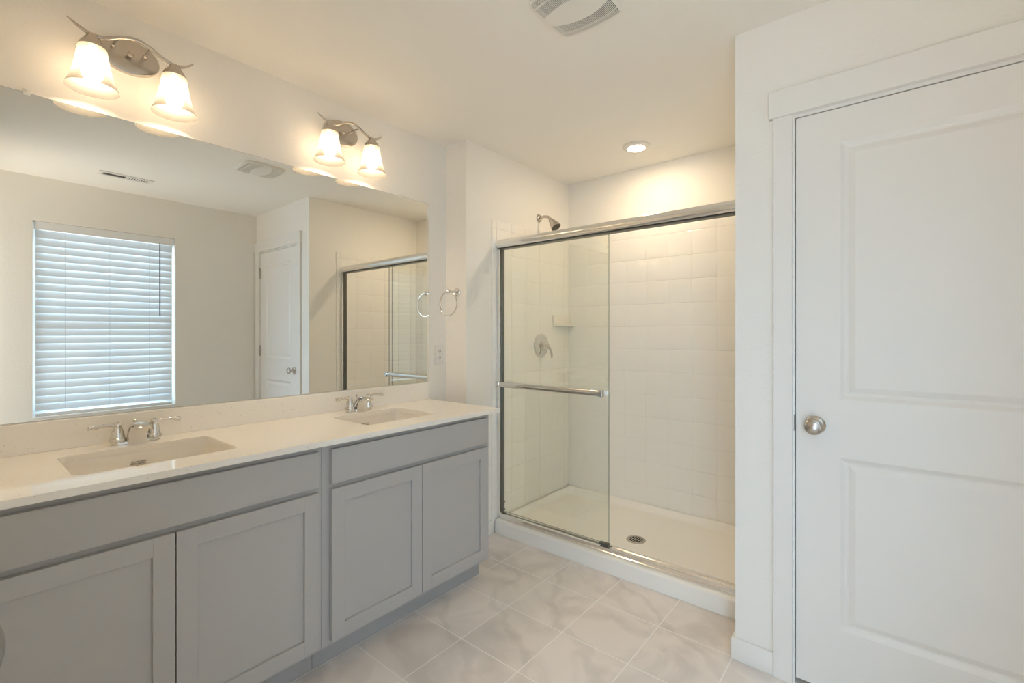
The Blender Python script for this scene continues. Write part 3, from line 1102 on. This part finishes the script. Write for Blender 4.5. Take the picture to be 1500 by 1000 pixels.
m.lathe([(0.0335, 0.0757), (0.033, 0.0775), (0.0, 0.079)], (X_SH + 0.105, yh, zh - 0.028), d, 28)
m.build('spray_face', 'nozzle_grey', head)

XT = X_SH + 0.007
sv = thing('shower_valve', 'round chrome shower valve plate with a lever on the tiled side wall', 'shower valve', (XT, 2.745, 1.187))
yv, zv = 2.745, 1.187
m = MB()
m.lathe([(0.086, 0.0002), (0.086, 0.003), (0.082, 0.007), (0.066, 0.010), (0.040, 0.012), (0.038, 0.013)], (XT, yv, zv), (1, 0, 0), 48)
m.build('escutcheon', 'chrome', sv)
m = MB()
m.lathe([(0.030, 0.011), (0.029, 0.024), (0.026, 0.030), (0.023, 0.050), (0.020, 0.062), (0.012, 0.068), (0.0, 0.069)], (XT, yv, zv), (1, 0, 0), 32)
hub = m.build('handle', 'chrome', sv)
m = MB()
m.tube(spline([(XT + 0.054, yv, zv + 0.004), (XT + 0.066, yv + 0.012, zv - 0.014), (XT + 0.070, yv + 0.028, zv - 0.040), (XT + 0.068, yv + 0.040, zv - 0.068), (XT + 0.064, yv + 0.046, zv - 0.088)], 6),
       [0.013] * 4 + [0.011] * 8 + [0.0105] * 8 + [0.0095] * 4 + [0.005], 14, 0.75, up=(1, 0, 0))
m.build('lever', 'chrome', hub)

ss = thing('soap_shelf', 'white ceramic corner soap shelf high on the shower tile', 'shelf', (XT, Y_BACK - 0.007, 1.33))
YT = Y_BACK - 0.007
m = MB()
Rs = 0.20
quarter = lambda r, z: [(XT + 0.0004, YT - 0.0004, z)] + [(XT + 0.0004 + r * 0.26 * math.sin(PI / 2 * k / 16), YT - 0.0004 - r * math.cos(PI / 2 * k / 16), z) for k in range(17)]
m.loops([quarter(0.17, 1.325), quarter(0.215, 1.330), quarter(0.222, 1.336), quarter(0.218, 1.343)], True, True, True)
m.build('shelf_tray', 'sink_china', ss)
m = MB()
m.box(XT + 0.0003, XT + 0.012, YT - 0.222, YT - 0.0005, 1.3432, 1.412, 0.004, 2)
m.box(XT + 0.0125, XT + 0.056, YT - 0.012, YT - 0.0005, 1.3432, 1.412, 0.004, 2)
m.build('back_plate', 'sink_china', ss)

# ------------------------------------------------------------------ ceiling fittings
fan = thing('exhaust_fan', 'white domed ceiling exhaust fan grille with curved slot bands', 'ceiling fan grille', (1.30, 1.42, H))
FX, FY, HX, HY_ = 1.301, 1.4215, 0.129, 0.1365
m = MB()
m.mat('white_plastic')
NS = 46
xs = []
lo, hi = -0.915, 0.915
for k in range(NS):
    w_ = (hi - lo) / NS
    xs += [lo + k * w_, lo + k * w_ + w_ * 0.5]
xs.append(hi)
xs = [-1, -0.985, -0.955] + xs + [0.955, 0.985, 1]
ys = [-1, -0.985, -0.96] + [-0.94 + 1.88 * k / 120 for k in range(121)] + [0.96, 0.985, 1]


def fz(s, t):
    e = max(0.0, 1 - max(abs(s), abs(t)) ** 6)
    return H - 0.009 - 0.005 * e ** 0.6 - 0.010 * math.sqrt(max(0, (1 - 0.8 * s * s) * (1 - 0.8 * t * t)))


def squircle(s, t):
    """round the corners of the square grid a little"""
    k = 0.13 * (abs(s) ** 5) * (abs(t) ** 5)
    return s * (1 - k), t * (1 - k)


V = {}
for i, s in enumerate(xs):
    for j, t in enumerate(ys):
        a, c = squircle(s, t)
        V[i, j] = m.bm.verts.new((FX + a * HX, FY + c * HY_, fz(s, t)))
i0 = 3
for i in range(len(xs) - 1):
    for j in range(len(ys) - 1):
        s = (xs[i] + xs[i + 1]) / 2
        t = abs(ys[j] + ys[j + 1]) / 2
        slot = False
        if i0 <= i < i0 + 2 * NS and (i - i0) % 2 == 0:
            q = 1 - s * s
            if 0.14 + 0.27 * q < t < 0.88 + 0.03 * q and not (0.60 + 0.13 * q < t < 0.64 + 0.13 * q):
                slot = True
        if not slot:
            m.face([V[i, j], V[i + 1, j], V[i + 1, j + 1], V[i, j + 1]])
FV = {k_: tuple(v.co) for k_, v in V.items()}
# skirt up to the ceiling
border = [(i, 0) for i in range(len(xs))] + [(len(xs) - 1, j) for j in range(1, len(ys))] + [(i, len(ys) - 1) for i in range(len(xs) - 2, -1, -1)] + [(0, j) for j in range(len(ys) - 2, 0, -1)]
g = m.build('grille', 'white_plastic', fan, smooth=40)
md = g.modifiers.new('depth', 'SOLIDIFY')
md.thickness = 0.0018
md.offset = -1
m = MB()
m.loops([[(FV[b_][0], FV[b_][1], FV[b_][2] - 0.0002) for b_ in border], [(FV[b_][0], FV[b_][1], H - 0.0004) for b_ in border]])
m.build('rim', 'white_plastic', fan)
m = MB()
m.box(FX - HX * 0.86, FX + HX * 0.86, FY - HY_ * 0.86, FY + HY_ * 0.86, H - 0.0045, H - 0.0005)  # flat dark block coloured as the shade above the slots
m.build('shade_plate', 'slot_shade', fan, label='dark plate behind the grille slots, painting the shade of the hollow')

dl = thing('downlight', 'round white lit downlight in the shower ceiling', 'ceiling light', (0.922, 2.742, H))
DLX, DLY = 0.922, 2.742
m = MB()
m.lathe([(0.084, -0.0004), (0.083, -0.004), (0.074, -0.009), (0.060, -0.013), (0.053, -0.014), (0.051, -0.012)], (DLX, DLY, H), (0, 0, 1), 48, cap0=True, cap1=False)
m.build('trim_ring', 'white_plastic', dl)
m = MB()
m.lathe([(0.0515, -0.0125), (0.048, -0.0155), (0.030, -0.0175), (0.0, -0.018)], (DLX, DLY, H), (0, 0, 1), 40)
m.build('lens', 'down_glow', dl, label='glowing round lens')

cv = thing('ceiling_vent', 'slim white ceiling air register beside the window wall, seen in the mirror', 'vent', (2.262, 0.862, H))
m = MB()
vx, vy0, vy1 = 2.262, 0.703, 1.022
m.mat('white_plastic')
m.box(vx - 0.056, vx - 0.030, vy0, vy1, H - 0.006, H - 0.0004, 0.002, 1)
m.box(vx + 0.030, vx + 0.056, vy0, vy1, H - 0.006, H - 0.0004, 0.002, 1)
m.box(vx - 0.030, vx + 0.030, vy0, vy0 + 0.026, H - 0.006, H - 0.0004, 0.002, 1)
m.box(vx - 0.030, vx + 0.030, vy1 - 0.026, vy1, H - 0.006, H - 0.0004, 0.002, 1)
m.box(vx - 0.030, vx + 0.030, 0.857, 0.868, H - 0.006, H - 0.0004)
m.build('frame', 'white_plastic', cv)
m = MB()
for k in range(9):
    for base, sg in ((0.729, 1), (0.868, -1)):
        y = base + 0.0142 * (k + 0.5)
        m.loops([[(vx - 0.030, y - sg * 0.0022, H - 0.0055), (vx - 0.030, y - sg * 0.0022 + 0.0012, H - 0.0055), (vx - 0.030, y + sg * 0.0015 + 0.0012, H - 0.001), (vx - 0.030, y + sg * 0.0015, H - 0.001)],
                 [(vx + 0.030, y - sg * 0.0022, H - 0.0055), (vx + 0.030, y - sg * 0.0022 + 0.0012, H - 0.0055), (vx + 0.030, y + sg * 0.0015 + 0.0012, H - 0.001), (vx + 0.030, y + sg * 0.0015, H - 0.001)]], True, True, True)
m.build('louvres', 'white_plastic', cv)
m = MB()
m.box(vx - 0.0299, vx + 0.0299, 0.7292, 0.9958, H - 0.0009, H - 0.0004)  # thin dark plate gives the duct its shade by colour
m.build('shade_plate', 'slot_shade', cv, label='dark plate behind the louvres, painting the shade of the duct')

for o in bpy.data.objects:
    if '_o' in o:
        del o['_o']
